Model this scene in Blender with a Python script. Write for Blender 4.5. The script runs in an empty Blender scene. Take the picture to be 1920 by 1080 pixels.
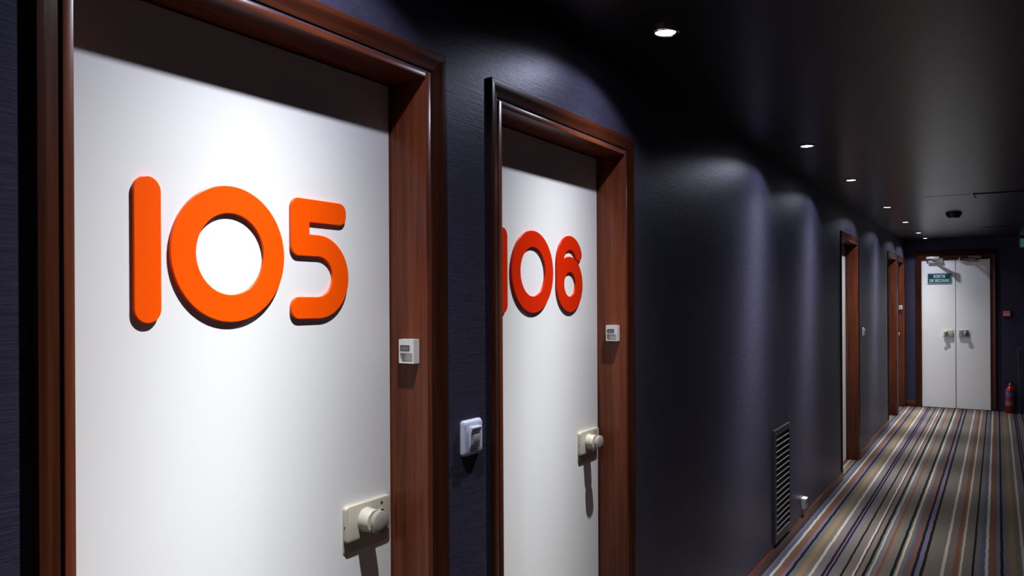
import bpy, bmesh, math, random
from mathutils import Matrix, Vector
random.seed(5)
SC = bpy.context.scene
COL = SC.collection
R = math.radians

# ------------------------------------------------------------------ camera
cam_data = bpy.data.cameras.new('camera')
cam = bpy.data.objects.new('camera', cam_data)
COL.objects.link(cam)
cam_data.sensor_width = 36.0
cam_data.lens = 1465.0 / 1920.0 * 36.0
cam_data.shift_y = 25.0 / 1920.0
cam_data.clip_start = 0.02
cam.matrix_world = (Matrix.Translation((0, 0, 1.525)) @ Matrix.Rotation(R(31.85), 4, 'Z')
                    @ Matrix.Rotation(R(90), 4, 'X') @ Matrix.Rotation(R(-0.3), 4, 'Z'))
SC.camera = cam

# ------------------------------------------------------------------ world, exposure
world = bpy.data.worlds.new('world')
SC.world = world
world.use_nodes = True
world.node_tree.nodes['Background'].inputs[0].default_value = (0.5, 0.55, 0.7, 1)
world.node_tree.nodes['Background'].inputs[1].default_value = 0.0
SC.view_settings.view_transform = 'Standard'
SC.view_settings.look = 'None'
SC.view_settings.gamma = 1.0
SC.view_settings.exposure = -0.17
SC.view_settings.use_curve_mapping = False

# the downlights along the left wall: (y, x, watt)
TILT = R(8)                 # the lamps are tipped slightly towards the near end
LAMP_COLOR = (0.97, 0.98, 1.0)
LAMPS = [(-0.45, -0.86, 26.0), (1.09, -0.860, 112.0), (2.316, -0.872, 84.0), (4.438, -0.872, 92.0), (5.875, -0.862, 92.0),
         (7.788, -0.842, 96.0), (9.402, -0.838, 102.0), (11.004, -0.834, 118.0), (12.066, -0.834, 128.0)]

# ------------------------------------------------------------------ dimensions
XW = -1.125          # left wall plane
XR = 0.62           # right wall plane
YE = 12.47          # end wall plane
YB = -2.6           # wall behind the camera
HC = 2.36           # ceiling
OH = 2.043          # door opening height
DOORS = [(0.620, 0.813), (1.758, 0.813), (7.130, 0.885), (10.450, 0.930), (11.560, 0.790)]     # (near side, opening width)

# ------------------------------------------------------------------ materials
def mat(name):
    m = bpy.data.materials.new(name)
    m.use_nodes = True
    nt = m.node_tree
    return m, nt, nt.nodes['Principled BSDF']

def N(nt, typ, **kw):
    n = nt.nodes.new(typ)
    for k, v in kw.items():
        setattr(n, k, v)
    return n

def plain(name, col, rough=0.5, metal=0.0, spec=0.5, emit=None, strength=0.0, noise=0.0, nscale=60, bump=0.0):
    m, nt, b = mat(name)
    b.inputs['Base Color'].default_value = (*col, 1)
    b.inputs['Roughness'].default_value = rough
    b.inputs['Metallic'].default_value = metal
    b.inputs['Specular IOR Level'].default_value = spec
    if emit:
        b.inputs['Emission Color'].default_value = (*emit, 1)
        b.inputs['Emission Strength'].default_value = strength
    if noise or bump:
        tc = N(nt, 'ShaderNodeTexCoord')
        nz = N(nt, 'ShaderNodeTexNoise')
        nz.inputs['Scale'].default_value = nscale
        nz.inputs['Detail'].default_value = 4
        nt.links.new(tc.outputs['Object'], nz.inputs['Vector'])
        if noise:
            mx = N(nt, 'ShaderNodeMix', data_type='RGBA')
            mx.inputs[6].default_value = (*[c * (1 - noise) for c in col], 1)
            mx.inputs[7].default_value = (*[min(1, c * (1 + noise)) for c in col], 1)
            nt.links.new(nz.outputs['Fac'], mx.inputs[0])
            nt.links.new(mx.outputs[2], b.inputs['Base Color'])
        if bump:
            bp = N(nt, 'ShaderNodeBump')
            bp.inputs['Strength'].default_value = bump
            bp.inputs['Distance'].default_value = 0.002
            nt.links.new(nz.outputs['Fac'], bp.inputs['Height'])
            nt.links.new(bp.outputs['Normal'], b.inputs['Normal'])
    return m

def wallpaper(name, col, along):
    """dark woven wallpaper: fine horizontal threads"""
    m, nt, b = mat(name)
    geo = N(nt, 'ShaderNodeNewGeometry')
    def threads(sa, sz, detail):
        mp = N(nt, 'ShaderNodeMapping')
        mp.inputs['Scale'].default_value = (sa, sa, sz)
        nt.links.new(geo.outputs['Position'], mp.inputs['Vector'])
        nz = N(nt, 'ShaderNodeTexNoise')
        nz.inputs['Scale'].default_value = 1.0
        nz.inputs['Detail'].default_value = detail
        nt.links.new(mp.outputs['Vector'], nz.inputs['Vector'])
        return nz
    a = threads(7, 330, 2)
    c = threads(45, 120, 3)
    add = N(nt, 'ShaderNodeMath', operation='ADD')
    nt.links.new(a.outputs['Fac'], add.inputs[0])
    nt.links.new(c.outputs['Fac'], add.inputs[1])
    mr = N(nt, 'ShaderNodeMapRange')
    mr.inputs['From Min'].default_value = 0.7
    mr.inputs['From Max'].default_value = 1.3
    nt.links.new(add.outputs[0], mr.inputs['Value'])
    mx = N(nt, 'ShaderNodeMix', data_type='RGBA')
    mx.inputs[6].default_value = (*[k * 0.80 for k in col], 1)
    mx.inputs[7].default_value = (*[k * 1.2 for k in col], 1)
    nt.links.new(mr.outputs[0], mx.inputs[0])
    nt.links.new(mx.outputs[2], b.inputs['Base Color'])
    bp = N(nt, 'ShaderNodeBump')
    bp.inputs['Strength'].default_value = 0.4
    bp.inputs['Distance'].default_value = 0.0010
    nt.links.new(add.outputs[0], bp.inputs['Height'])
    nt.links.new(bp.outputs['Normal'], b.inputs['Normal'])
    b.inputs['Roughness'].default_value = 0.42
    b.inputs['Specular IOR Level'].default_value = 0.22
    b.inputs['Specular Tint'].default_value = (0.60, 0.60, 0.95, 1)     # sheen of the violet-blue threads
    return m

def wood(name, grain, tone=1.0):
    """polished mahogany, grain running along the axis given"""
    m, nt, b = mat(name)
    geo = N(nt, 'ShaderNodeNewGeometry')
    mp = N(nt, 'ShaderNodeMapping')
    sc = [55, 55, 55]
    sc[grain] = 2.2
    mp.inputs['Scale'].default_value = sc
    nt.links.new(geo.outputs['Position'], mp.inputs['Vector'])
    nz = N(nt, 'ShaderNodeTexNoise')
    nz.inputs['Scale'].default_value = 1.0
    nz.inputs['Detail'].default_value = 5
    nz.inputs['Distortion'].default_value = 0.6
    nt.links.new(mp.outputs['Vector'], nz.inputs['Vector'])
    mp2 = N(nt, 'ShaderNodeMapping')
    sc2 = [9, 9, 9]
    sc2[grain] = 0.9
    mp2.inputs['Scale'].default_value = sc2
    nt.links.new(geo.outputs['Position'], mp2.inputs['Vector'])
    nz2 = N(nt, 'ShaderNodeTexNoise')
    nz2.inputs['Scale'].default_value = 1.0
    nt.links.new(mp2.outputs['Vector'], nz2.inputs['Vector'])
    mixv = N(nt, 'ShaderNodeMath', operation='ADD')
    nt.links.new(nz.outputs['Fac'], mixv.inputs[0])
    nt.links.new(nz2.outputs['Fac'], mixv.inputs[1])
    cr = N(nt, 'ShaderNodeValToRGB')
    cr.color_ramp.elements[0].position = 0.36
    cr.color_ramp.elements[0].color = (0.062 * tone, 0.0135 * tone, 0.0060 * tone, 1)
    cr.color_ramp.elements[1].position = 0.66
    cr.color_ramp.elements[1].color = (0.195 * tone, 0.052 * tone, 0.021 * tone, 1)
    half = N(nt, 'ShaderNodeMath', operation='MULTIPLY')
    half.inputs[1].default_value = 0.5
    nt.links.new(mixv.outputs[0], half.inputs[0])
    nt.links.new(half.outputs[0], cr.inputs['Fac'])
    nt.links.new(cr.outputs['Color'], b.inputs['Base Color'])
    b.inputs['Roughness'].default_value = 0.30
    b.inputs['Specular IOR Level'].default_value = 0.28
    return m

def carpet():
    """wool carpet with lengthwise stripes, one metre repeat"""
    # (end of stripe in px of the 403 px repeat, colour)
    def c(r, g, b):
        f = lambda v: 0.225 * (v / 255.0) ** 2.2
        return (f(r), f(g), f(b), 1)
    navy, black, dred = c(14, 18, 62), c(12, 10, 12), c(90, 28, 30)
    pinkw, cream, grey, taupe = c(250, 232, 226), c(248, 238, 214), c(154, 148, 142), c(153, 141, 131)
    gg, viol, blue, rust = c(142, 138, 133), c(146, 138, 158), c(116, 118, 156), c(168, 106, 80)
    tan, olive, brown, bgrey = c(180, 152, 116), c(150, 142, 128), c(144, 118, 104), c(142, 143, 150)
    st = [(1473, navy), (1478.5, gg), (1487, olive), (1491, tan), (1503, olive), (1514, pinkw), (1520.5, taupe), (1530, viol),
          (1539, dred), (1541, black), (1544, grey), (1547, navy), (1553, viol), (1561, taupe), (1574, black), (1579.5, taupe),
          (1596, pinkw), (1601, dred), (1604.5, taupe), (1616, black), (1622, grey), (1626, cream), (1629.5, bgrey),
          (1637, grey), (1641, rust), (1647, taupe), (1660, olive), (1668, black), (1673, grey), (1677.6, cream), (1681, olive),
          (1690, blue), (1696.5, rust), (1702, brown), (1707, navy), (1713.5, viol), (1722, black), (1728.5, taupe),
          (1740, olive), (1752, taupe), (1761.5, pinkw), (1768, taupe), (1784.5, rust), (1793, taupe), (1796, cream), (1801, taupe),
          (1819.5, black), (1824.5, gg), (1836, blue), (1846, cream), (1851.6, brown), (1859, rust), (1868, viol), (1876, navy)]
    m, nt, b = mat('striped_carpet')
    geo = N(nt, 'ShaderNodeNewGeometry')
    sep = N(nt, 'ShaderNodeSeparateXYZ')
    nt.links.new(geo.outputs['Position'], sep.inputs[0])
    wob = N(nt, 'ShaderNodeTexNoise')
    mpw = N(nt, 'ShaderNodeMapping')
    mpw.inputs['Scale'].default_value = (6, 9, 1)
    nt.links.new(geo.outputs['Position'], mpw.inputs['Vector'])
    nt.links.new(mpw.outputs['Vector'], wob.inputs['Vector'])
    wob.inputs['Scale'].default_value = 1.0
    wob.inputs['Detail'].default_value = 3
    # x + wobble - origin
    m1 = N(nt, 'ShaderNodeMath', operation='MULTIPLY_ADD')
    nt.links.new(wob.outputs['Fac'], m1.inputs[0])
    m1.inputs[1].default_value = 0.010
    nt.links.new(sep.outputs['X'], m1.inputs[2])
    m2 = N(nt, 'ShaderNodeMath', operation='ADD')
    m2.inputs[1].default_value = 1.004 - 0.005      # a navy stripe starts at x = -1.004
    nt.links.new(m1.outputs[0], m2.inputs[0])
    fr = N(nt, 'ShaderNodeMath', operation='FRACT')
    m3 = N(nt, 'ShaderNodeMath', operation='DIVIDE')
    m3.inputs[1].default_value = 1.012
    nt.links.new(m2.outputs[0], m3.inputs[0])
    nt.links.new(m3.outputs[0], fr.inputs[0])
    u = [((p - 1473.0) / 403.0, col) for p, col in st]
    halves = [[s for s in u if s[0] < 0.5], [s for s in u if s[0] >= 0.5]]
    halves[1].insert(0, (0.5, halves[0][-1][1]))
    ramps = []
    for hs in halves:
        r = N(nt, 'ShaderNodeValToRGB')
        r.color_ramp.interpolation = 'CONSTANT'
        el = r.color_ramp.elements
        el[0].position, el[0].color = hs[0]
        el[1].position, el[1].color = hs[-1]
        for p, col in hs[1:-1]:
            e = el.new(p)
            e.color = col
        nt.links.new(fr.outputs[0], r.inputs['Fac'])
        ramps.append(r)
    gt = N(nt, 'ShaderNodeMath', operation='GREATER_THAN')
    gt.inputs[1].default_value = 0.5
    nt.links.new(fr.outputs[0], gt.inputs[0])
    mx = N(nt, 'ShaderNodeMix', data_type='RGBA')
    nt.links.new(gt.outputs[0], mx.inputs[0])
    nt.links.new(ramps[0].outputs[0], mx.inputs[6])
    nt.links.new(ramps[1].outputs[0], mx.inputs[7])
    # yarn mottling
    nz = N(nt, 'ShaderNodeTexNoise')
    nz.inputs['Scale'].default_value = 260
    nz.inputs['Detail'].default_value = 3
    nt.links.new(geo.outputs['Position'], nz.inputs['Vector'])
    mr = N(nt, 'ShaderNodeMapRange')
    mr.inputs['From Min'].default_value = 0.3
    mr.inputs['From Max'].default_value = 0.7
    mr.inputs['To Min'].default_value = 0.62
    mr.inputs['To Max'].default_value = 1.05
    nt.links.new(nz.outputs['Fac'], mr.inputs['Value'])
    mul = N(nt, 'ShaderNodeMix', data_type='RGBA', blend_type='MULTIPLY')
    mul.inputs[0].default_value = 1
    nt.links.new(mx.outputs[2], mul.inputs[6])
    nt.links.new(mr.outputs[0], mul.inputs[7])
    nt.links.new(mul.outputs[2], b.inputs['Base Color'])
    bp = N(nt, 'ShaderNodeBump')
    bp.inputs['Strength'].default_value = 0.6
    bp.inputs['Distance'].default_value = 0.004
    nt.links.new(nz.outputs['Fac'], bp.inputs['Height'])
    nt.links.new(bp.outputs['Normal'], b.inputs['Normal'])
    b.inputs['Roughness'].default_value = 0.95
    b.inputs['Specular IOR Level'].default_value = 0.1
    return m

M = dict(
    wall=wallpaper('navy_wallpaper', (0.040, 0.037, 0.062), 'y'),
    ceiling=plain('satin_black_ceiling', (0.006, 0.0055, 0.0055), 0.32, spec=0.38, noise=0.15, nscale=5),
    carpet=carpet(),
    wood_v=wood('mahogany_upright', 2),
    wood_y=wood('mahogany_along', 1),
    wood_x=wood('mahogany_across', 0),
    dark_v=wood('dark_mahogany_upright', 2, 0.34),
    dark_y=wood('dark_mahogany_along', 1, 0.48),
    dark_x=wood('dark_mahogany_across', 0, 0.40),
    door=plain('white_door_paint', (0.80, 0.80, 0.79), 0.30, spec=0.4, noise=0.03, nscale=3),
    core=plain('door_core', (0.10, 0.09, 0.08), 0.8),
    orange=plain('orange_acrylic', (0.95, 0.090, 0.001), 0.30, spec=0.35),
    dim_orange=plain('dim_orange_acrylic', (0.62, 0.020, 0.001), 0.32, spec=0.3),  # numeral orange again, weaker light on the second door put into the colour
    ivory=plain('ivory_lacquer', (0.50, 0.465, 0.38), 0.38, noise=0.05, nscale=40),
    ivory_knob=plain('ivory_knob_lacquer', (0.27, 0.25, 0.215), 0.34),
    steel=plain('dull_steel', (0.52, 0.50, 0.47), 0.32, metal=0.9),
    dark_steel=plain('dark_steel', (0.16, 0.15, 0.14), 0.4, metal=0.6),
    chrome=plain('chrome', (0.85, 0.85, 0.86), 0.12, metal=1.0),
    black=plain('black_plastic', (0.012, 0.012, 0.013), 0.45),
    white_plastic=plain('white_plastic', (0.72, 0.71, 0.69), 0.35),
    cool_lit_plastic=plain('cool_lit_white_plastic', (0.58, 0.60, 0.76), 0.35),  # white plastic with the cooler lamp light at the wall put into the colour
    grey_plastic=plain('grey_plastic', (0.30, 0.30, 0.31), 0.4),
    lcd=plain('grey_display', (0.17, 0.165, 0.155), 0.25, noise=0.5, nscale=900),
    vent=plain('dark_vent_paint', (0.030, 0.029, 0.034), 0.5),
    void=plain('vent_shaft', (0.004, 0.004, 0.004), 0.9),
    bulb=plain('lit_lamp', (1, 1, 1), 0.3, emit=(0.93, 0.96, 1.0), strength=14.0),
    teal=plain('dark_teal_enamel', (0.008, 0.060, 0.070), 0.3),
    letter=plain('pale_letter_paint', (0.62, 0.80, 0.80), 0.4),
    red=plain('red_enamel', (0.26, 0.010, 0.010), 0.3),
    pink=plain('pale_pink_print', (0.62, 0.36, 0.34), 0.5),
    dull_label=plain('dull_pink_label', (0.20, 0.08, 0.08), 0.5),
    blue_label=plain('blue_label', (0.05, 0.08, 0.35), 0.4),
    smoke=plain('brown_black_plastic', (0.030, 0.024, 0.022), 0.4),
    exit_face=plain('exit_lamp_face', (0.2, 0.5, 0.6), 0.3, emit=(0.20, 0.55, 0.62), strength=0.06),
    exit_case=plain('exit_lamp_case', (0.05, 0.12, 0.22), 0.3),
    brick_closer=plain('bronze_closer', (0.42, 0.38, 0.34), 0.4, metal=0.3),
)

# ------------------------------------------------------------------ mesh helpers
class MB:
    def __init__(self):
        self.bm = bmesh.new()
    def box(self, x0, x1, y0, y1, z0, z1):
        vs = [self.bm.verts.new(p) for p in ((x0, y0, z0), (x1, y0, z0), (x1, y1, z0), (x0, y1, z0),
                                            (x0, y0, z1), (x1, y0, z1), (x1, y1, z1), (x0, y1, z1))]
        for f in ((0, 3, 2, 1), (4, 5, 6, 7), (0, 1, 5, 4), (1, 2, 6, 5), (2, 3, 7, 6), (3, 0, 4, 7)):
            self.bm.faces.new([vs[i] for i in f])
        return self
    def prism(self, pts, axis, a0, a1):
        """pts: 2-D outline; axis: the extrusion axis (0,1,2); the outline takes the other two axes in order"""
        def P(p, a):
            v = [p[0], p[1]]
            v.insert(axis, a)
            return v
        n = len(pts)
        A = [self.bm.verts.new(P(p, a0)) for p in pts]
        B = [self.bm.verts.new(P(p, a1)) for p in pts]
        self.bm.faces.new(A[::-1])
        self.bm.faces.new(B)
        for i in range(n):
            j = (i + 1) % n
            self.bm.faces.new((A[i], A[j], B[j], B[i]))
        return self
    def loft(self, rings, cap=True):
        """rings: lists of 3-D points with equal counts"""
        V = [[self.bm.verts.new(p) for p in r] for r in rings]
        n = len(V[0])
        for a, b in zip(V, V[1:]):
            for i in range(n):
                j = (i + 1) % n
                self.bm.faces.new((a[i], a[j], b[j], b[i]))
        if cap:
            self.bm.faces.new(V[0][::-1])
            self.bm.faces.new(V[-1])
        return self
    def lathe(self, prof, axis=2, center=(0, 0, 0), seg=32, cap=True):
        """prof: (radius, position along the axis)"""
        rings = []
        for r, h in prof:
            ring = []
            for i in range(seg):
                t = 2 * math.pi * i / seg
                p = [r * math.cos(t), r * math.sin(t)]
                p.insert(axis, h)
                ring.append(tuple(p[k] + center[k] for k in range(3)))
            rings.append(ring)
        return self.loft(rings, cap)
    def tube(self, pts, r, seg=10):
        pts = [Vector(p) for p in pts]
        rings = []
        up = Vector((0.123, 0.456, 0.88))
        for i, p in enumerate(pts):
            d = (pts[min(i + 1, len(pts) - 1)] - pts[max(i - 1, 0)]).normalized()
            a = d.cross(up).normalized()
            b = d.cross(a)
            rr = r[i] if isinstance(r, (list, tuple)) else r
            rings.append([p + (a * math.cos(t) + b * math.sin(t)) * rr for t in (2 * math.pi * k / seg for k in range(seg))])
        return self.loft(rings)
    def bevel(self, w, seg=2):
        bmesh.ops.recalc_face_normals(self.bm, faces=self.bm.faces)
        es = [e for e in self.bm.edges if len(e.link_faces) == 2 and e.calc_face_angle(0) > 0.6]
        bmesh.ops.bevel(self.bm, geom=es, offset=w, segments=seg, profile=0.5, affect='EDGES', clamp_overlap=True)
        return self
    def mesh(self, name, material, smooth=True):
        bmesh.ops.recalc_face_normals(self.bm, faces=self.bm.faces)
        me = bpy.data.meshes.new(name)
        self.bm.to_mesh(me)
        self.bm.free()
        me.materials.append(material)
        if smooth:
            me.shade_auto(R(40)) if hasattr(me, 'shade_auto') else smooth_by_angle(me)
        return me
    def build(self, name, material, parent=None, label=None, loc=None, smooth=True):
        return link(name, self.mesh(name, material, smooth), parent, label, loc)

def smooth_by_angle(me, ang=R(40)):
    bm = bmesh.new()
    bm.from_mesh(me)
    for f in bm.faces:
        f.smooth = True
    for e in bm.edges:
        e.smooth = not (len(e.link_faces) == 2 and e.calc_face_angle(0) > ang)
    bm.to_mesh(me)
    bm.free()

def link(name, me, parent=None, label=None, loc=None):
    o = bpy.data.objects.new(name, me)
    COL.objects.link(o)
    o.parent = parent
    if loc:
        o.location = loc
    if label:
        o['label'] = label
    return o

def thing(name, label, cat, loc, group=None, kind=None):
    o = bpy.data.objects.new(name, None)
    o.empty_display_size = 0.05
    COL.objects.link(o)
    o.location = loc
    tag(o, label, cat, group, kind)
    return o

def tag(o, label, cat, group=None, kind=None):
    o['label'] = label
    o['category'] = cat
    if group:
        o['group'] = group
    if kind:
        o['kind'] = kind
    return o

def rrect(w, h, r, n=6, cx=0, cy=0):
    pts = []
    for (sx, sy, a0) in ((1, 1, 0), (-1, 1, 90), (-1, -1, 180), (1, -1, 270)):
        for k in range(n + 1):
            a = R(a0 + 90 * k / n)
            pts.append((cx + sx * (w / 2 - r) + r * math.cos(a), cy + sy * (h / 2 - r) + r * math.sin(a)))
    return pts

def arc(cx, cy, r, a0, a1, n=24):
    return [(cx + r * math.cos(R(a0 + (a1 - a0) * k / n)), cy + r * math.sin(R(a0 + (a1 - a0) * k / n))) for k in range(n + 1)]

def outline_mesh(name, loops, half, bev, material):
    """filled outline(s) with thickness and rounded rim, lying in the plane X = const (outline x -> Y, outline y -> Z)"""
    cu = bpy.data.curves.new(name, 'CURVE')
    cu.dimensions = '2D'
    cu.fill_mode = 'BOTH'
    for lp in loops:
        s = cu.splines.new('POLY')
        s.points.add(len(lp) - 1)
        for p, (a, b) in zip(s.points, lp):
            p.co = (a, b, 0, 1)
        s.use_cyclic_u = True
    cu.extrude = half - bev
    cu.bevel_depth = bev
    cu.bevel_resolution = 2
    cu.offset = -bev
    o = bpy.data.objects.new(name, cu)
    COL.objects.link(o)
    dg = bpy.context.evaluated_depsgraph_get()
    me = bpy.data.meshes.new_from_object(o.evaluated_get(dg))
    bpy.data.objects.remove(o)
    bpy.data.curves.remove(cu)
    # curve (x, y, z) -> world (z, x, y)
    me.transform(Matrix(((0, 0, 1, 0), (1, 0, 0, 0), (0, 1, 0, 0), (0, 0, 0, 1))))
    me.name = name
    me.materials.clear()
    me.materials.append(material)
    smooth_by_angle(me, R(35))
    return me

def text_mesh(name, body, size, depth, material, rot, sx=1.0):
    cu = bpy.data.curves.new(name, 'FONT')
    cu.body = body
    cu.size = size
    cu.align_x = 'CENTER'
    cu.align_y = 'CENTER'
    cu.extrude = depth
    cu.offset = 0.0012
    cu.space_character = 1.12
    o = bpy.data.objects.new(name, cu)
    COL.objects.link(o)
    dg = bpy.context.evaluated_depsgraph_get()
    me = bpy.data.meshes.new_from_object(o.evaluated_get(dg))
    bpy.data.objects.remove(o)
    bpy.data.curves.remove(cu)
    me.transform(rot @ Matrix.Diagonal((sx, 1, 1, 1)))
    me.name = name
    me.materials.clear()
    me.materials.append(material)
    return me

# ------------------------------------------------------------------ structure
f = MB().box(XW - 0.25, XR + 0.2, YB - 0.2, YE + 0.2, -0.12, 0.0).build('floor', M['carpet'], smooth=False)
tag(f, 'carpet with lengthwise multicoloured stripes running down the corridor', 'floor', kind='structure')
f = MB().box(XW - 0.25, XR + 0.2, YB - 0.2, YE + 0.2, HC, HC + 0.12).build('ceiling', M['ceiling'], smooth=False)
tag(f, 'dark satin ceiling above the corridor', 'ceiling', kind='structure')

wb = MB()
y = YB - 0.2
g = 0.012                                   # wall stops behind the frame lining
for y0, OW in DOORS:
    wb.box(XW - 0.22, XW, y, y0 - g, 0, HC)
    wb.box(XW - 0.22, XW, y0 - g, y0 + OW + g, OH + g, HC)
    y = y0 + OW + g
wb.box(XW - 0.22, XW, y, YE, 0, HC)
f = wb.build('wall_left', M['wall'], smooth=False)
tag(f, 'dark navy textured wall with the row of numbered doors', 'wall', kind='structure')
f = MB().box(XR, XR + 0.2, YB - 0.2, YE, 0, HC).build('wall_right', M['wall'], smooth=False)
tag(f, 'dark navy wall on the right of the corridor', 'wall', kind='structure')
f = MB().box(XW - 0.22, XR, YB - 0.2, YB, 0, HC).build('wall_back', M['wall'], smooth=False)
tag(f, 'dark navy wall closing the corridor behind the viewer', 'wall', kind='structure')
# end wall with the opening of the fire doors
EX0, EX1, EH = -0.914, -0.081, 2.074
wb = MB()
wb.box(XW - 0.22, EX0 - g, YE, YE + 0.2, 0, HC)
wb.box(EX1 + g, XR + 0.2, YE, YE + 0.2, 0, HC)
wb.box(EX0 - g, EX1 + g, YE, YE + 0.2, EH + g, HC)
f = wb.build('wall_end', M['wall'], smooth=False)
tag(f, 'dark wall at the far end around the white double doors', 'wall', kind='structure')
b = MB().box(XW + 0.004, EX0 - 0.082, YE - 0.014, YE, 0.001, 0.085).bevel(0.003).build('baseboard_end', M['wood_x'])
tag(b, 'short brown wooden skirting left of the far double doors', 'baseboard', kind='structure')

t = thing('baseboard_left', 'polished brown wooden skirting along the foot of the navy door wall', 'baseboard', (XW, 0, 0), kind='structure')
ys = [YB] + [v for y0, OW in DOORS for v in (y0 - 0.057, y0 + OW + 0.074)]
for a, b in zip(ys[0::2], ys[1::2]):
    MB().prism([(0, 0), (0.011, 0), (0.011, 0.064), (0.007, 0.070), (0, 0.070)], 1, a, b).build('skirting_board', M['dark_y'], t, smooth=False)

# ------------------------------------------------------------------ door frames
CW, GW, LW = 0.049, 0.006, 0.016            # casing, groove, lining edge
CP, LP = 0.010, 0.004                       # how far casing and lining stand proud
DEPTH = 0.17
def casing_profile():
    """outline across the casing: (proud, distance from the outer edge)"""
    return [(-0.004, 0), (CP - 0.003, 0), (CP, 0.003), (CP, 0.016), (CP - 0.002, 0.024), (CP - 0.004, 0.031),
            (CP - 0.005, 0.040), (CP - 0.007, CW), (-0.004, CW)]
def frame_meshes(OW):
    out = {}
    T0, T1, TH = 0.056, 0.073, 0.067             # near, far and head widths, casing to opening
    k0, k1, kh = ((T - LW - GW) / CW for T in (T0, T1, TH))
    prof = casing_profile()
    # mitred casings: the outer edge of the uprights is the highest
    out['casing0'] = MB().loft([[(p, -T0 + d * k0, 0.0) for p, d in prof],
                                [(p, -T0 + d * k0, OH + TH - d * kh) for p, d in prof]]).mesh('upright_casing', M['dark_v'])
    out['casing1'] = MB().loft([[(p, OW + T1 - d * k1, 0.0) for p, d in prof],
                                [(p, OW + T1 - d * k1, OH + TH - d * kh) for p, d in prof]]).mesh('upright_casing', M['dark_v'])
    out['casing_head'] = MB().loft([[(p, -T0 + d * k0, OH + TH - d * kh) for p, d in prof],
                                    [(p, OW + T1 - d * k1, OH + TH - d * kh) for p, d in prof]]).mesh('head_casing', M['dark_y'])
    out['lining0'] = MB().box(-DEPTH, LP, -LW, 0, 0, OH + LW).bevel(0.0012).mesh('side_lining', M['wood_v'])
    out['lining1'] = MB().box(-DEPTH, LP, OW, OW + LW, 0, OH + LW).bevel(0.0012).mesh('side_lining', M['wood_v'])
    out['lining_head'] = MB().box(-DEPTH, LP - 0.0008, 0, OW, OH, OH + LW).bevel(0.0025).mesh('head_lining', M['wood_y'])
    return out
DOOR_WORDS = ['the door numbered 105', 'the door numbered 106', 'the far door past the wall vent',
              'the second last door on the left', 'the last door on the left']
FMS = {}
for i, (y0, OW) in enumerate(DOORS):
    FM = FMS.setdefault(OW, None) or frame_meshes(OW)
    FMS[OW] = FM
    t = thing('trim_%d' % (i + 1), 'moulded dark mahogany frame around ' + DOOR_WORDS[i], 'door frame', (XW, y0, 0), kind='structure')
    link('upright_casing', FM['casing0'], t)
    link('upright_casing', FM['casing1'], t)
    link('head_casing', FM['casing_head'], t)
    link('side_lining', FM['lining0'], t)
    link('side_lining', FM['lining1'], t)
    link('head_lining', FM['lining_head'], t)

# ------------------------------------------------------------------ numerals (outlines in metres, origin at lower left)
HN = 0.252
def n_one():
    w, r = 0.051, 0.0255
    return [arc(r, HN - r, r, 0, 180) + arc(r, r, r, 180, 360)]
def n_zero():
    r = 0.1285
    return [arc(r, r, r, 0, 360, 72)[:-1], arc(r, r, 0.0765, 360, 0, 56)[:-1]]
def n_five():
    q = 0.021
    p = arc(q, HN - q, q, 180, 90, 8)
    p += arc(0.159 - 0.020, HN - 0.020, 0.020, 90, 0, 8)
    p += arc(0.159 - 0.020, 0.203 + 0.020, 0.020, 0, -90, 8)
    p += [(0.051, 0.203), (0.051, 0.178)]
    p += arc(0.077, 0.089, 0.089, 90, -90, 40)
    p += arc(q, q, q, 270, 180, 8)
    p += arc(q, 0.0465 - q, q, 180, 90, 8)
    p += arc(0.075, 0.089, 0.0425, -90, 90, 28)
    p += arc(q, 0.1315 + q, q, 270, 180, 8)
    return [p]
def n_six():
    c1, c2 = (0.094, 0.094), (0.096, 0.163)
    p = [(0.0, 0.094)]
    p += arc(c2[0], c2[1], 0.0955, 180, 29, 40)
    # rounded terminal
    a = R(29)
    mx, my = c2[0] + 0.0712 * math.cos(a), c2[1] + 0.0712 * math.sin(a)
    p += [(mx + 0.0243 * math.cos(a - k * math.pi / 10), my + 0.0243 * math.sin(a - k * math.pi / 10)) for k in range(1, 10)]
    p += arc(c2[0], c2[1], 0.0470, 29, 160, 22)
    a0 = math.degrees(math.atan2(0.178 - c1[1], 0.0525 - c1[0]))
    p += arc(c1[0], c1[1], 0.094, a0, -180, 64)[:-1]
    hole = arc(c1[0], c1[1], 0.041, 360, 0, 40)[:-1]
    return [p, hole]

DX = -0.107                                  # door face, from the wall plane
def numerals(parent, spec, material):
    for fn, word, yy, zz in spec:
        me = outline_mesh('numeral_' + word, fn(), 0.0031, 0.0015, material)
        link('numeral_' + word, me, parent, ('orange' if material is M['orange'] else 'red-orange') + ' raised numeral ' + word, (DX + 0.0033, yy, zz))

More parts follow.
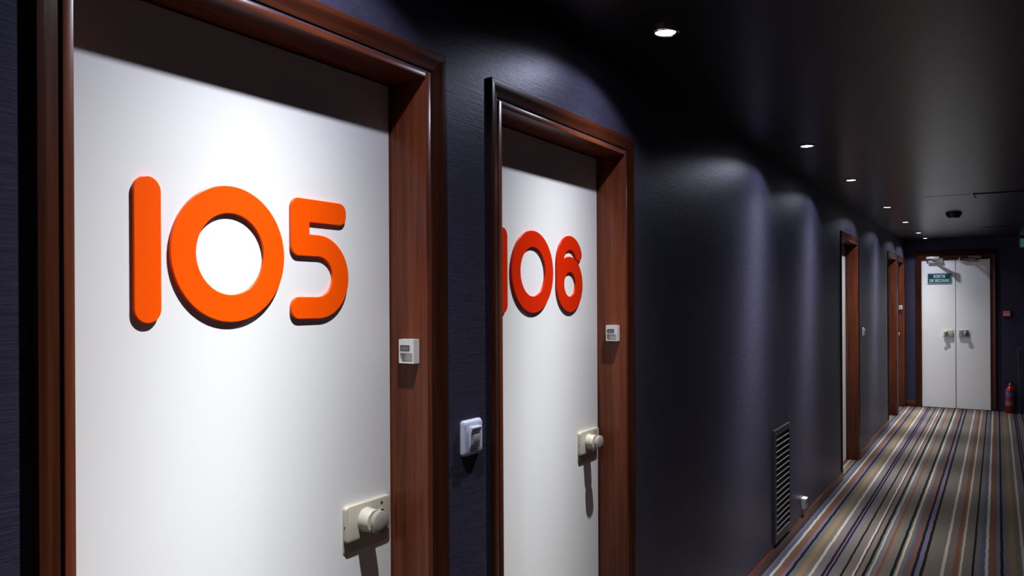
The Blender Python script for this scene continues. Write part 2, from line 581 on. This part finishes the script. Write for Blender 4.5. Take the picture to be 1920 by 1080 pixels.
# ------------------------------------------------------------------ door leaf, lock
def leaf_mesh(OW):
    return MB().box(DX - 0.04, DX, 0.003, OW - 0.003, 0.006, OH - 0.003).bevel(0.0012, 1).mesh('door_leaf', M['door'])
LKZ = 1.031                                  # centre of the lock case
def lock_meshes():
    o = {}
    o['plate'] = MB().loft([[(x, p[0], p[1]) for p in rrect(0.150 - q, 0.108 - q, 0.009)] for x, q in ((0, 0), (0.0008, 0), (0.0013, 0.001))]).mesh('base_plate', M['ivory'])
    o['case'] = MB().loft([[(x, p[0], p[1]) for p in rrect(0.148 - q, 0.080 - q, 0.008)] for x, q in ((0.001, 0), (0.0085, 0), (0.0105, 0.002), (0.0112, 0.006))]).mesh('lock_cover', M['ivory'])
    o['collar'] = MB().lathe([(0.0285, 0.010), (0.0265, 0.018), (0.0255, 0.036), (0.0245, 0.0375)], axis=0, seg=36).mesh('knob_collar', M['ivory'])
    o['neck'] = MB().lathe([(0.012, 0.037), (0.012, 0.046)], axis=0, seg=24).mesh('knob_neck', M['ivory_knob'])
    o['knob'] = MB().lathe([(0.0235, 0.045), (0.0255, 0.0465), (0.0255, 0.0565), (0.0235, 0.058), (0.0035, 0.0584)], axis=0, seg=36).mesh('turn_knob', M['ivory_knob'])
    o['cyl'] = MB().lathe([(0.0075, 0.0105), (0.0075, 0.0140), (0.0055, 0.0150)], axis=0, seg=20).mesh('key_cylinder', M['chrome'])
    o['slot'] = MB().box(0.0147, 0.0154, -0.0012, 0.0012, -0.004, 0.004).mesh('key_slot', M['black'])
    o['hole'] = MB().lathe([(0.0034, 0.0108), (0.0034, 0.0116)], axis=0, seg=14).mesh('screw_hole', M['black'])
    o['side_hole'] = MB().lathe([(0.0018, -0.0746), (0.0018, -0.0738)], axis=1, seg=12).mesh('screw_hole', M['black'])
    return o
LK = lock_meshes()
def add_lock(door, y):
    p = link('door_lock', LK['plate'], door, 'ivory door lock with round knob', (DX, y, LKZ - 0.013))
    up = 0.013
    link('lock_cover', LK['case'], p, None, (0, 0, up))
    k = (0, -0.011, up)
    link('knob_collar', LK['collar'], p, None, k)
    link('knob_neck', LK['neck'], p, None, k)
    link('turn_knob', LK['knob'], p, 'greyish round turn knob', k)
    link('key_cylinder', LK['cyl'], p, 'chrome key cylinder', (0, 0.040, up + 0.006))
    link('key_slot', LK['slot'], p, None, (0, 0.040, up + 0.006))
    link('screw_hole', LK['hole'], p, None, (0, 0.042, up + 0.027))
    link('screw_hole', LK['side_hole'], p, None, (0.0055, 0, up - 0.004))

DOOR_LABELS = ['white door with large bright orange numerals 105 and ivory knob lock',
               'white door with red-orange numerals 106, standing between 105 and the vent',
               'white door seen as a thin sliver in the frame past the wall vent',
               'white door seen edge-on in the second last frame on the left',
               'white door seen edge-on in the last frame on the left, by the end wall']
for i, (y0, OW) in enumerate(DOORS):
    t = thing('door_%d' % (i + 1), DOOR_LABELS[i], 'door', (XW, y0, 0), kind='structure')
    link('door_leaf', leaf_mesh(OW), t)
    zb = 1.490
    if i == 0:
        numerals(t, [(n_one, 'one', 0.156, zb), (n_zero, 'zero', 0.224, zb - 0.002), (n_five, 'five', 0.499, zb)], M['orange'])
    if i == 1:
        numerals(t, [(n_one, 'one', 0.141, zb), (n_zero, 'zero', 0.214, zb - 0.002), (n_six, 'six', 0.494, zb - 0.003)], M['dim_orange'])
    if i in (0, 1, 4):
        add_lock(t, OW - 0.090)

# ------------------------------------------------------------------ small boxes on the far jambs
def bell_unit(door, label):
    y0, OW = door
    # front faces -Y; local: x along the jamb depth, y out of the wall of the jamb
    t = thing('doorbell_unit', label, 'doorbell', (XW - 0.0425, y0 + OW, 1.382), 'white boxes on the door jambs')
    w, h, d = 0.044, 0.056, 0.021
    b = MB()
    b.box(-w / 2, w / 2, -d, 0, 0.024, h)                    # upper block
    b.box(-w / 2, -w / 2 + 0.003, -d, 0, 0, 0.024)           # cheeks of the lower recess
    b.box(w / 2 - 0.004, w / 2, -d, 0, 0, 0.024)
    b.box(-w / 2 + 0.003, w / 2 - 0.004, -d, 0, 0, 0.003)
    b.box(-w / 2 + 0.003, w / 2 - 0.004, -0.008, 0, 0.003, 0.024)
    b.build('case', M['white_plastic'], t, smooth=False)
    fr = MB()
    fr.box(-0.017, 0.010, -d - 0.0012, -d, 0.030, 0.0315)
    fr.box(-0.017, 0.010, -d - 0.0012, -d, 0.0405, 0.042)
    fr.box(-0.017, -0.0155, -d - 0.0012, -d, 0.0315, 0.0405)
    fr.box(0.0085, 0.010, -d - 0.0012, -d, 0.0315, 0.0405)
    dsp = MB().box(-0.0155, 0.0085, -d - 0.0006, -d, 0.0315, 0.0405).build('display', M['lcd'], t, 'small grey display', smooth=False)
    fr.build('display_rim', M['black'], dsp, smooth=False)
    return t
bell_unit(DOORS[0], 'small white box with grey display beside the white door with orange numerals')
bell_unit(DOORS[1], 'small white box with grey display beside the white door with darker red numerals')
bell_unit(DOORS[4], 'tiny white box on the jamb of the last left door')

# ------------------------------------------------------------------ switches
def switch(y, z, label):
    t = thing('light_switch', label, 'switch', (XW, y, z), 'white wall switches')
    rings = []
    for (x, s) in ((0, 0), (0.006, 0.0), (0.011, 0.007), (0.0125, 0.016)):
        rings.append([(x, p[0], p[1]) for p in rrect(0.084 - s, 0.088 - s, 0.009 - 0.0 * s)])
    MB().loft(rings).build('wall_plate', M['cool_lit_plastic'], t)
    rk = MB()
    rk.prism([(0.010, -0.026), (0.015, -0.026), (0.0175, -0.012), (0.018, 0.012), (0.023, 0.024), (0.022, 0.028), (0.010, 0.028)], 1, -0.021, 0.021)
    o = rk.bevel(0.0012).build('rocker', M['cool_lit_plastic'], t)
    MB().box(0.016, 0.0205, -0.013, 0.016, -0.014, 0.008).bevel(0.001).build('label_window', M['grey_plastic'], o)
    return t
switch(1.608, 1.186, 'white rocker switch on the navy wall between doors 105 and 106')
switch(8.34, 1.205, 'small white switch on the navy wall past the third door frame')

# ------------------------------------------------------------------ wall vent
VY0, VY1, VZ0, VZ1 = 4.705, 5.105, 0.088, 0.755
t = thing('wall_vent', 'tall dark louvred vent grille low on the navy wall', 'vent', (XW, VY0, VZ0))
vw, vh, fw = VY1 - VY0, VZ1 - VZ0, 0.034
MB().box(0.0005, 0.002, 0.01, vw - 0.01, 0.01, vh - 0.01).build('backing', M['void'], t, smooth=False)
fb = MB()
fb.box(0.001, 0.014, 0, fw, 0, vh)
fb.box(0.001, 0.014, vw - fw, vw, 0, vh)
fb.box(0.001, 0.014, fw, vw - fw, 0, 0.045)
fb.box(0.001, 0.014, fw, vw - fw, vh - 0.036, vh)
fb.build('vent_frame', M['vent'], t, smooth=False)
SL = MB().prism([(0.002, 0.010), (0.002, 0.0125), (0.015, 0.0005), (0.015, -0.002)], 1, fw, vw - fw).mesh('slat', plain('slat_edge_paint', (0.13, 0.125, 0.13), 0.45), smooth=False)
ns = 17
for k in range(ns):
    link('slat', SL, t, None, (0, 0, 0.050 + (vh - 0.092) * k / (ns - 0.4)))
SCW = MB().lathe([(0.004, 0.0135), (0.004, 0.0150), (0.003, 0.0155)], axis=0, seg=12).mesh('screw', M['steel'])
for yy in (fw / 2, vw - fw / 2):
    for zz in (0.02, vh - 0.02):
        link('screw', SCW, t, None, (0, yy, zz))

# ------------------------------------------------------------------ socket low on the wall
t = thing('wall_socket', 'small white wall socket low on the wall past the vent', 'socket', (XW, 5.505, 0.122))
MB().box(0, 0.026, -0.034, 0.034, 0.0, 0.072).bevel(0.004).build('socket_case', M['white_plastic'], t)
MB().lathe([(0.022, 0.026), (0.022, 0.0275), (0.019, 0.028)], axis=0, center=(0, 0, 0.034), seg=24).build('socket_face', M['grey_plastic'], t)
MB().box(0.022, 0.032, -0.030, 0.030, 0.064, 0.070).bevel(0.0015).build('cover_flap', M['white_plastic'], t)

# ------------------------------------------------------------------ far double doors
ET = 0.072
t = thing('trim_6', 'dark mahogany frame around the white double doors at the far end', 'door frame', (EX0, YE, 0), kind='structure')
ew = EX1 - EX0
prof = [(0, 0), (0.022, 0), (0.026, 0.004), (0.026, 0.020), (0.019, 0.028), (0.014, 0.045), (0.014, ET), (0, ET)]
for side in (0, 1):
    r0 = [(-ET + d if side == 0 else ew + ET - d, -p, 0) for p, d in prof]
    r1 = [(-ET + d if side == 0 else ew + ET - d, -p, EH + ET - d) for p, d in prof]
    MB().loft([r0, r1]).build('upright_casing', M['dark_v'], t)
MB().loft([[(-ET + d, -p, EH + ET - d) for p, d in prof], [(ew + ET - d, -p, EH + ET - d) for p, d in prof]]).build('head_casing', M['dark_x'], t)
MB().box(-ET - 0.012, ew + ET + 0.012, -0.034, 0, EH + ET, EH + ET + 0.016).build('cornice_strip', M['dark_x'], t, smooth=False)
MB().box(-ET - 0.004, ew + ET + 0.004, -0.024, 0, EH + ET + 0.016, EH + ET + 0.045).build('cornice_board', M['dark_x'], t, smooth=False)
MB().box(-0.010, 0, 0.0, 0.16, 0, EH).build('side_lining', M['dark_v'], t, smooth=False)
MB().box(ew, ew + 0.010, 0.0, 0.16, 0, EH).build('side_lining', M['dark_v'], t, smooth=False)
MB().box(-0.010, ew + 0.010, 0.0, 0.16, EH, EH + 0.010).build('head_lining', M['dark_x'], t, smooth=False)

mid = -0.4925 - EX0
leafs = [(0.002, mid - 0.0035, 'left'), (mid + 0.0035, ew - 0.002, 'right')]
DT = []
for (a, b_, side), lab in zip(leafs, ('left leaf of the white far double doors, with the green exit sign', 'right leaf of the white far double doors, without a sign')):
    d = thing('door_%d' % (6 + len(DT)), lab, 'door', (EX0 + a, YE, 0), kind='structure')
    MB().box(0, b_ - a, 0.006, 0.046, 0.006, EH - 0.003).bevel(0.0015, 1).build('door_leaf', M['door'], d)
    DT.append(d)
# lock cases with levers
for d, hx, side in ((DT[0], -0.585 - (EX0 + leafs[0][0]), 1), (DT[1], -0.400 - (EX0 + leafs[1][0]), -1)):
    z0 = 1.05
    p = MB().box(-0.058, 0.058, -0.022, 0.006, -0.046, 0.046).bevel(0.006).build('lock_case', M['steel'] if side < 0 else M['ivory'], d, None, (hx, 0, z0))
    s = -side * 0.028 if side > 0 else 0.028
    MB().lathe([(0.017, -0.022), (0.017, -0.028), (0.024, -0.030), (0.026, -0.046), (0.022, -0.049)], axis=1, center=(s, 0, 0.004), seg=20).build('door_knob', M['steel'], p, 'dull steel knob')
    if side > 0:
        MB().tube([(s, -0.040, -0.018), (s - 0.02, -0.042, -0.036), (s - 0.042, -0.042, -0.046)], 0.006).build('thumb_lever', M['steel'], p)
# door closers: body on the frame head, arm on the leaf
def closer(d, ox, body_x0, body_x1, arm_x0, arm_x1, elbow):
    b = MB().box(body_x0, body_x1, -0.075, -0.026, EH + 0.010, EH + 0.045).bevel(0.004).build('closer_body', M['brick_closer'], d, 'pale bronze door closer', (-ox, 0, 0))
    MB().box(arm_x0, arm_x1, -0.048, 0.006, EH - 0.042, EH - 0.006).bevel(0.003).build('arm_bracket', M['brick_closer'], b)
    MB().lathe([(0.012, EH - 0.012), (0.012, EH + 0.012)], axis=2, center=((body_x0 + body_x1) / 2, -0.055, 0), seg=16).build('spindle', M['steel'], b)
    mx = (body_x0 + body_x1) / 2
    MB().tube([(mx, -0.055, EH + 0.004), (elbow, -0.190, EH + 0.002)], 0.011).build('closer_arm', M['steel'], b)
    MB().tube([(elbow, -0.190, EH - 0.016), ((arm_x0 + arm_x1) / 2, -0.050, EH - 0.024)], 0.010).build('closer_arm', M['steel'], b)
    MB().lathe([(0.014, EH - 0.028), (0.014, EH + 0.014)], axis=2, center=(elbow, -0.190, 0), seg=16).build('arm_joint', M['steel'], b)
closer(DT[0], EX0 + leafs[0][0], -0.848, -0.683, -0.824, -0.647, -0.640)
closer(DT[1], EX0 + leafs[1][0], -0.334, -0.182, -0.430, -0.238, -0.430)
# the exit sign on the left leaf
sp = MB().prism(rrect(0.300, 0.150, 0.012), 1, -0.002, 0.006).build('sign_plate', M['teal'], DT[0], 'dark teal sign reading SORTIE DE SECOURS', (-0.690 - EX0 - leafs[0][0], 0, 1.813))
fr = MB()
for (x0, x1, z0, z1) in ((-0.145, 0.145, 0.0665, 0.0705), (-0.145, 0.145, -0.0705, -0.0665), (-0.145, -0.141, -0.0665, 0.0665), (0.141, 0.145, -0.0665, 0.0665)):
    fr.box(x0, x1, -0.0035, -0.002, z0, z1)
fr.build('sign_border', M['letter'], sp, smooth=False)
rot = Matrix.Rotation(R(90), 4, 'X')
link('sign_lettering', text_mesh('sign_lettering', 'SORTIE', 0.057, 0.0008, M['letter'], rot, 0.72), sp, None, (0, -0.003, 0.028))
link('sign_lettering', text_mesh('sign_lettering', 'DE SECOURS', 0.057, 0.0008, M['letter'], rot, 0.68), sp, None, (0, -0.003, -0.031))

# ------------------------------------------------------------------ right of the far doors
t = thing('fire_call_point', 'small red and pale call box on the dark wall right of the far doors', 'call box', (0.106, YE, 1.279))
MB().box(-0.046, 0.046, -0.035, 0, 0, 0.088).bevel(0.004).build('case', M['red'], t)
p = MB().box(-0.038, 0.038, -0.038, -0.035, 0.016, 0.080).build('front_plate', M['pink'], t, smooth=False)
MB().box(-0.030, 0.030, -0.0395, -0.038, 0.046, 0.052).build('printed_bar', M['red'], p, smooth=False)
MB().box(-0.038, 0.038, -0.0395, -0.038, 0.064, 0.070).build('printed_bar', M['red'], p, smooth=False)

t = thing('fire_extinguisher', 'red fire extinguisher standing on the carpet right of the far doors', 'extinguisher', (0.140, 12.36, 0))
bd = MB().lathe([(0.050, 0.0), (0.055, 0.006), (0.055, 0.285), (0.051, 0.315), (0.036, 0.345), (0.020, 0.358), (0.018, 0.370)], seg=28).build('cylinder_body', M['red'], t)
MB().lathe([(0.0556, 0.225), (0.0556, 0.275)], seg=28, cap=False).build('label_band', M['blue_label'], bd, 'blue label band')
MB().lathe([(0.0556, 0.10), (0.0556, 0.165)], seg=28, cap=False).build('label_band', M['dull_label'], bd)
v = MB().lathe([(0.014, 0.368), (0.016, 0.375), (0.016, 0.395), (0.010, 0.400)], seg=16).build('valve', M['steel'], t)
MB().prism([(-0.06, 0.400), (0.035, 0.392), (0.035, 0.400), (-0.06, 0.412)], 1, -0.009, 0.009).build('carry_handle', M['black'], v)
MB().prism([(-0.058, 0.424), (0.020, 0.404), (0.024, 0.412), (-0.058, 0.433)], 1, -0.008, 0.008).build('squeeze_lever', M['black'], v)
MB().tube([(0.014, 0, 0.385), (0.045, 0, 0.385), (0.064, 0, 0.35), (0.066, 0, 0.22), (0.062, 0, 0.09)], 0.007).build('hose', M['black'], t)

t = thing('hooked_rod', 'thin grey metal rod with hooked top leaning beside the fire extinguisher', 'rod', (0.245, 12.33, 0))
MB().tube([(0, 0, 0.001), (-0.006, 0.05, 0.40), (-0.016, 0.095, 0.80)], 0.004, 8).build('rod_shaft', M['dark_steel'], t)
MB().tube([(-0.016, 0.095, 0.80), (-0.018, 0.098, 0.855), (-0.010, 0.098, 0.876), (0.012, 0.098, 0.874), (0.024, 0.098, 0.855), (0.026, 0.098, 0.830)], 0.005, 8).build('rod_hook', M['dark_steel'], t)

t = thing('exit_light', 'pale blue-green exit light high on the dark wall at the right edge', 'exit light', (0.250, YE, 2.205))
MB().box(0, 0.30, -0.06, 0, 0, 0.130).bevel(0.006).build('lamp_case', M['exit_case'], t)
MB().box(0.012, 0.288, -0.064, -0.06, 0.010, 0.120).bevel(0.002).build('lamp_face', M['exit_face'], t)
MB().tube([(0.012, -0.02, 0.130), (0.012, -0.02, HC - 2.205)], 0.008, 8).build('hanger', M['exit_case'], t)

# ------------------------------------------------------------------ ceiling fittings
t = thing('smoke_detector', 'dark round smoke detector on the ceiling before the far doors', 'smoke detector', (-0.355, 8.68, HC))
MB().lathe([(0.070, 0.0), (0.070, -0.018), (0.066, -0.024)], seg=32).build('mounting_base', M['smoke'], t)
MB().lathe([(0.062, -0.024), (0.060, -0.036), (0.045, -0.050), (0.040, -0.051)], seg=32).build('sensor_head', M['smoke'], t)
MB().lathe([(0.024, -0.0505), (0.022, -0.054)], seg=20).build('sensor_cap', M['steel'], t)

t = thing('trim_7', 'thin dark panel joint across the ceiling with small hanging hook', 'ceiling joint', (0, 7.21, HC), kind='structure')
MB().box(-0.16, XR, -0.006, 0.006, -0.006, 0).build('joint_strip', M['void'], t, smooth=False)
MB().box(-0.50, -0.16, -0.002, 0.002, -0.0015, 0).build('joint_strip', M['void'], t, smooth=False)
MB().tube([(-0.155, 0, -0.004), (-0.150, 0.01, -0.022), (-0.140, 0.02, -0.030)], 0.004, 8).build('hook', M['smoke'], t)
t = thing('trim_8', 'short thin panel joint across the ceiling near the far doors', 'ceiling joint', (0, 10.60, HC), kind='structure')
MB().box(-0.14, XR, -0.006, 0.006, -0.005, 0).build('joint_strip', M['void'], t, smooth=False)

# ------------------------------------------------------------------ downlights
RING = MB().loft([[(r * math.cos(2 * math.pi * k / 36), r * math.sin(2 * math.pi * k / 36), h) for k in range(36)]
                  for r, h in ((0.042, 0), (0.042, -0.003), (0.039, -0.006), (0.034, -0.006), (0.031, -0.003), (0.031, 0))], cap=False).mesh('trim_ring', M['chrome'])
BULB = MB().lathe([(0.031, 0.0), (0.030, -0.002), (0.020, -0.0035), (0.006, -0.004)], seg=28).mesh('lit_lens', M['bulb'])
LAMP_WORDS = ['behind the viewer', 'above the door numbered 105', 'nearest the viewer in the picture, above door 106',
              'second in view, above the vent stretch of wall', 'third in view along the ceiling', 'fourth in view, above the third door frame',
              'fifth in view along the ceiling', 'sixth in view, before the far doors', 'last and smallest, closest to the far doors']

def lamp_light(y, x, watt):
    ld = bpy.data.lights.new('lamp', 'SPOT')
    ld.energy = watt
    ld.color = LAMP_COLOR
    ld.shadow_soft_size = 0.011
    ld.spot_size = R(170)
    ld.spot_blend = 0.3
    ld.use_nodes = True
    nt = ld.node_tree
    em = nt.nodes['Emission']
    # reflector profile: a narrow core over a wide skirt, cut off by the rim of the recess
    geo = N(nt, 'ShaderNodeNewGeometry')
    dot = N(nt, 'ShaderNodeVectorMath', operation='DOT_PRODUCT')
    nt.links.new(geo.outputs['Incoming'], dot.inputs[0])
    dot.inputs[1].default_value = (0, -math.sin(TILT), -math.cos(TILT))
    ab = N(nt, 'ShaderNodeMath', operation='ABSOLUTE')
    nt.links.new(dot.outputs['Value'], ab.inputs[0])
    def power(p, a):
        q = N(nt, 'ShaderNodeMath', operation='POWER')
        nt.links.new(ab.outputs[0], q.inputs[0])
        q.inputs[1].default_value = p
        s = N(nt, 'ShaderNodeMath', operation='MULTIPLY')
        nt.links.new(q.outputs[0], s.inputs[0])
        s.inputs[1].default_value = a
        return s
    A, B = power(40, 7.0), power(8.5, 1.65)
    C = power(0.8, 0.125)
    ad = N(nt, 'ShaderNodeMath', operation='ADD')
    nt.links.new(A.outputs[0], ad.inputs[0])
    nt.links.new(B.outputs[0], ad.inputs[1])
    ad2 = N(nt, 'ShaderNodeMath', operation='ADD')
    nt.links.new(ad.outputs[0], ad2.inputs[0])
    nt.links.new(C.outputs[0], ad2.inputs[1])
    cut = N(nt, 'ShaderNodeMapRange', interpolation_type='SMOOTHSTEP')
    cut.inputs['From Min'].default_value = math.cos(R(75))
    cut.inputs['From Max'].default_value = math.cos(R(63))
    nt.links.new(ab.outputs[0], cut.inputs['Value'])
    mu = N(nt, 'ShaderNodeMath', operation='MULTIPLY')
    nt.links.new(ad2.outputs[0], mu.inputs[0])
    nt.links.new(cut.outputs[0], mu.inputs[1])
    nt.links.new(mu.outputs[0], em.inputs['Strength'])
    # the dichroic reflector lets bluer light out towards the rim
    ra = N(nt, 'ShaderNodeMath', operation='DIVIDE')
    nt.links.new(C.outputs[0], ra.inputs[0])
    nt.links.new(ad2.outputs[0], ra.inputs[1])
    mc = N(nt, 'ShaderNodeMix', data_type='RGBA')
    nt.links.new(ra.outputs[0], mc.inputs[0])
    mc.inputs[6].default_value = (1, 1, 1, 1)
    mc.inputs[7].default_value = (0.87, 0.89, 1.12, 1)
    nt.links.new(mc.outputs[2], em.inputs['Color'])
    return ld

for (yy, xx, watt), w in zip(LAMPS, LAMP_WORDS):
    t = thing('downlight', 'small lit round recessed ceiling lamp, ' + w, 'ceiling lamp', (xx, yy, HC), 'downlights along the left wall')
    link('trim_ring', RING, t)
    link('lit_lens', BULB, t)
    lo = bpy.data.objects.new('lamp_light', lamp_light(yy, xx, watt))
    COL.objects.link(lo)
    lo.parent = t
    lo.location = (0, 0, -0.030)
    lo.rotation_euler = (-TILT, 0, 0)
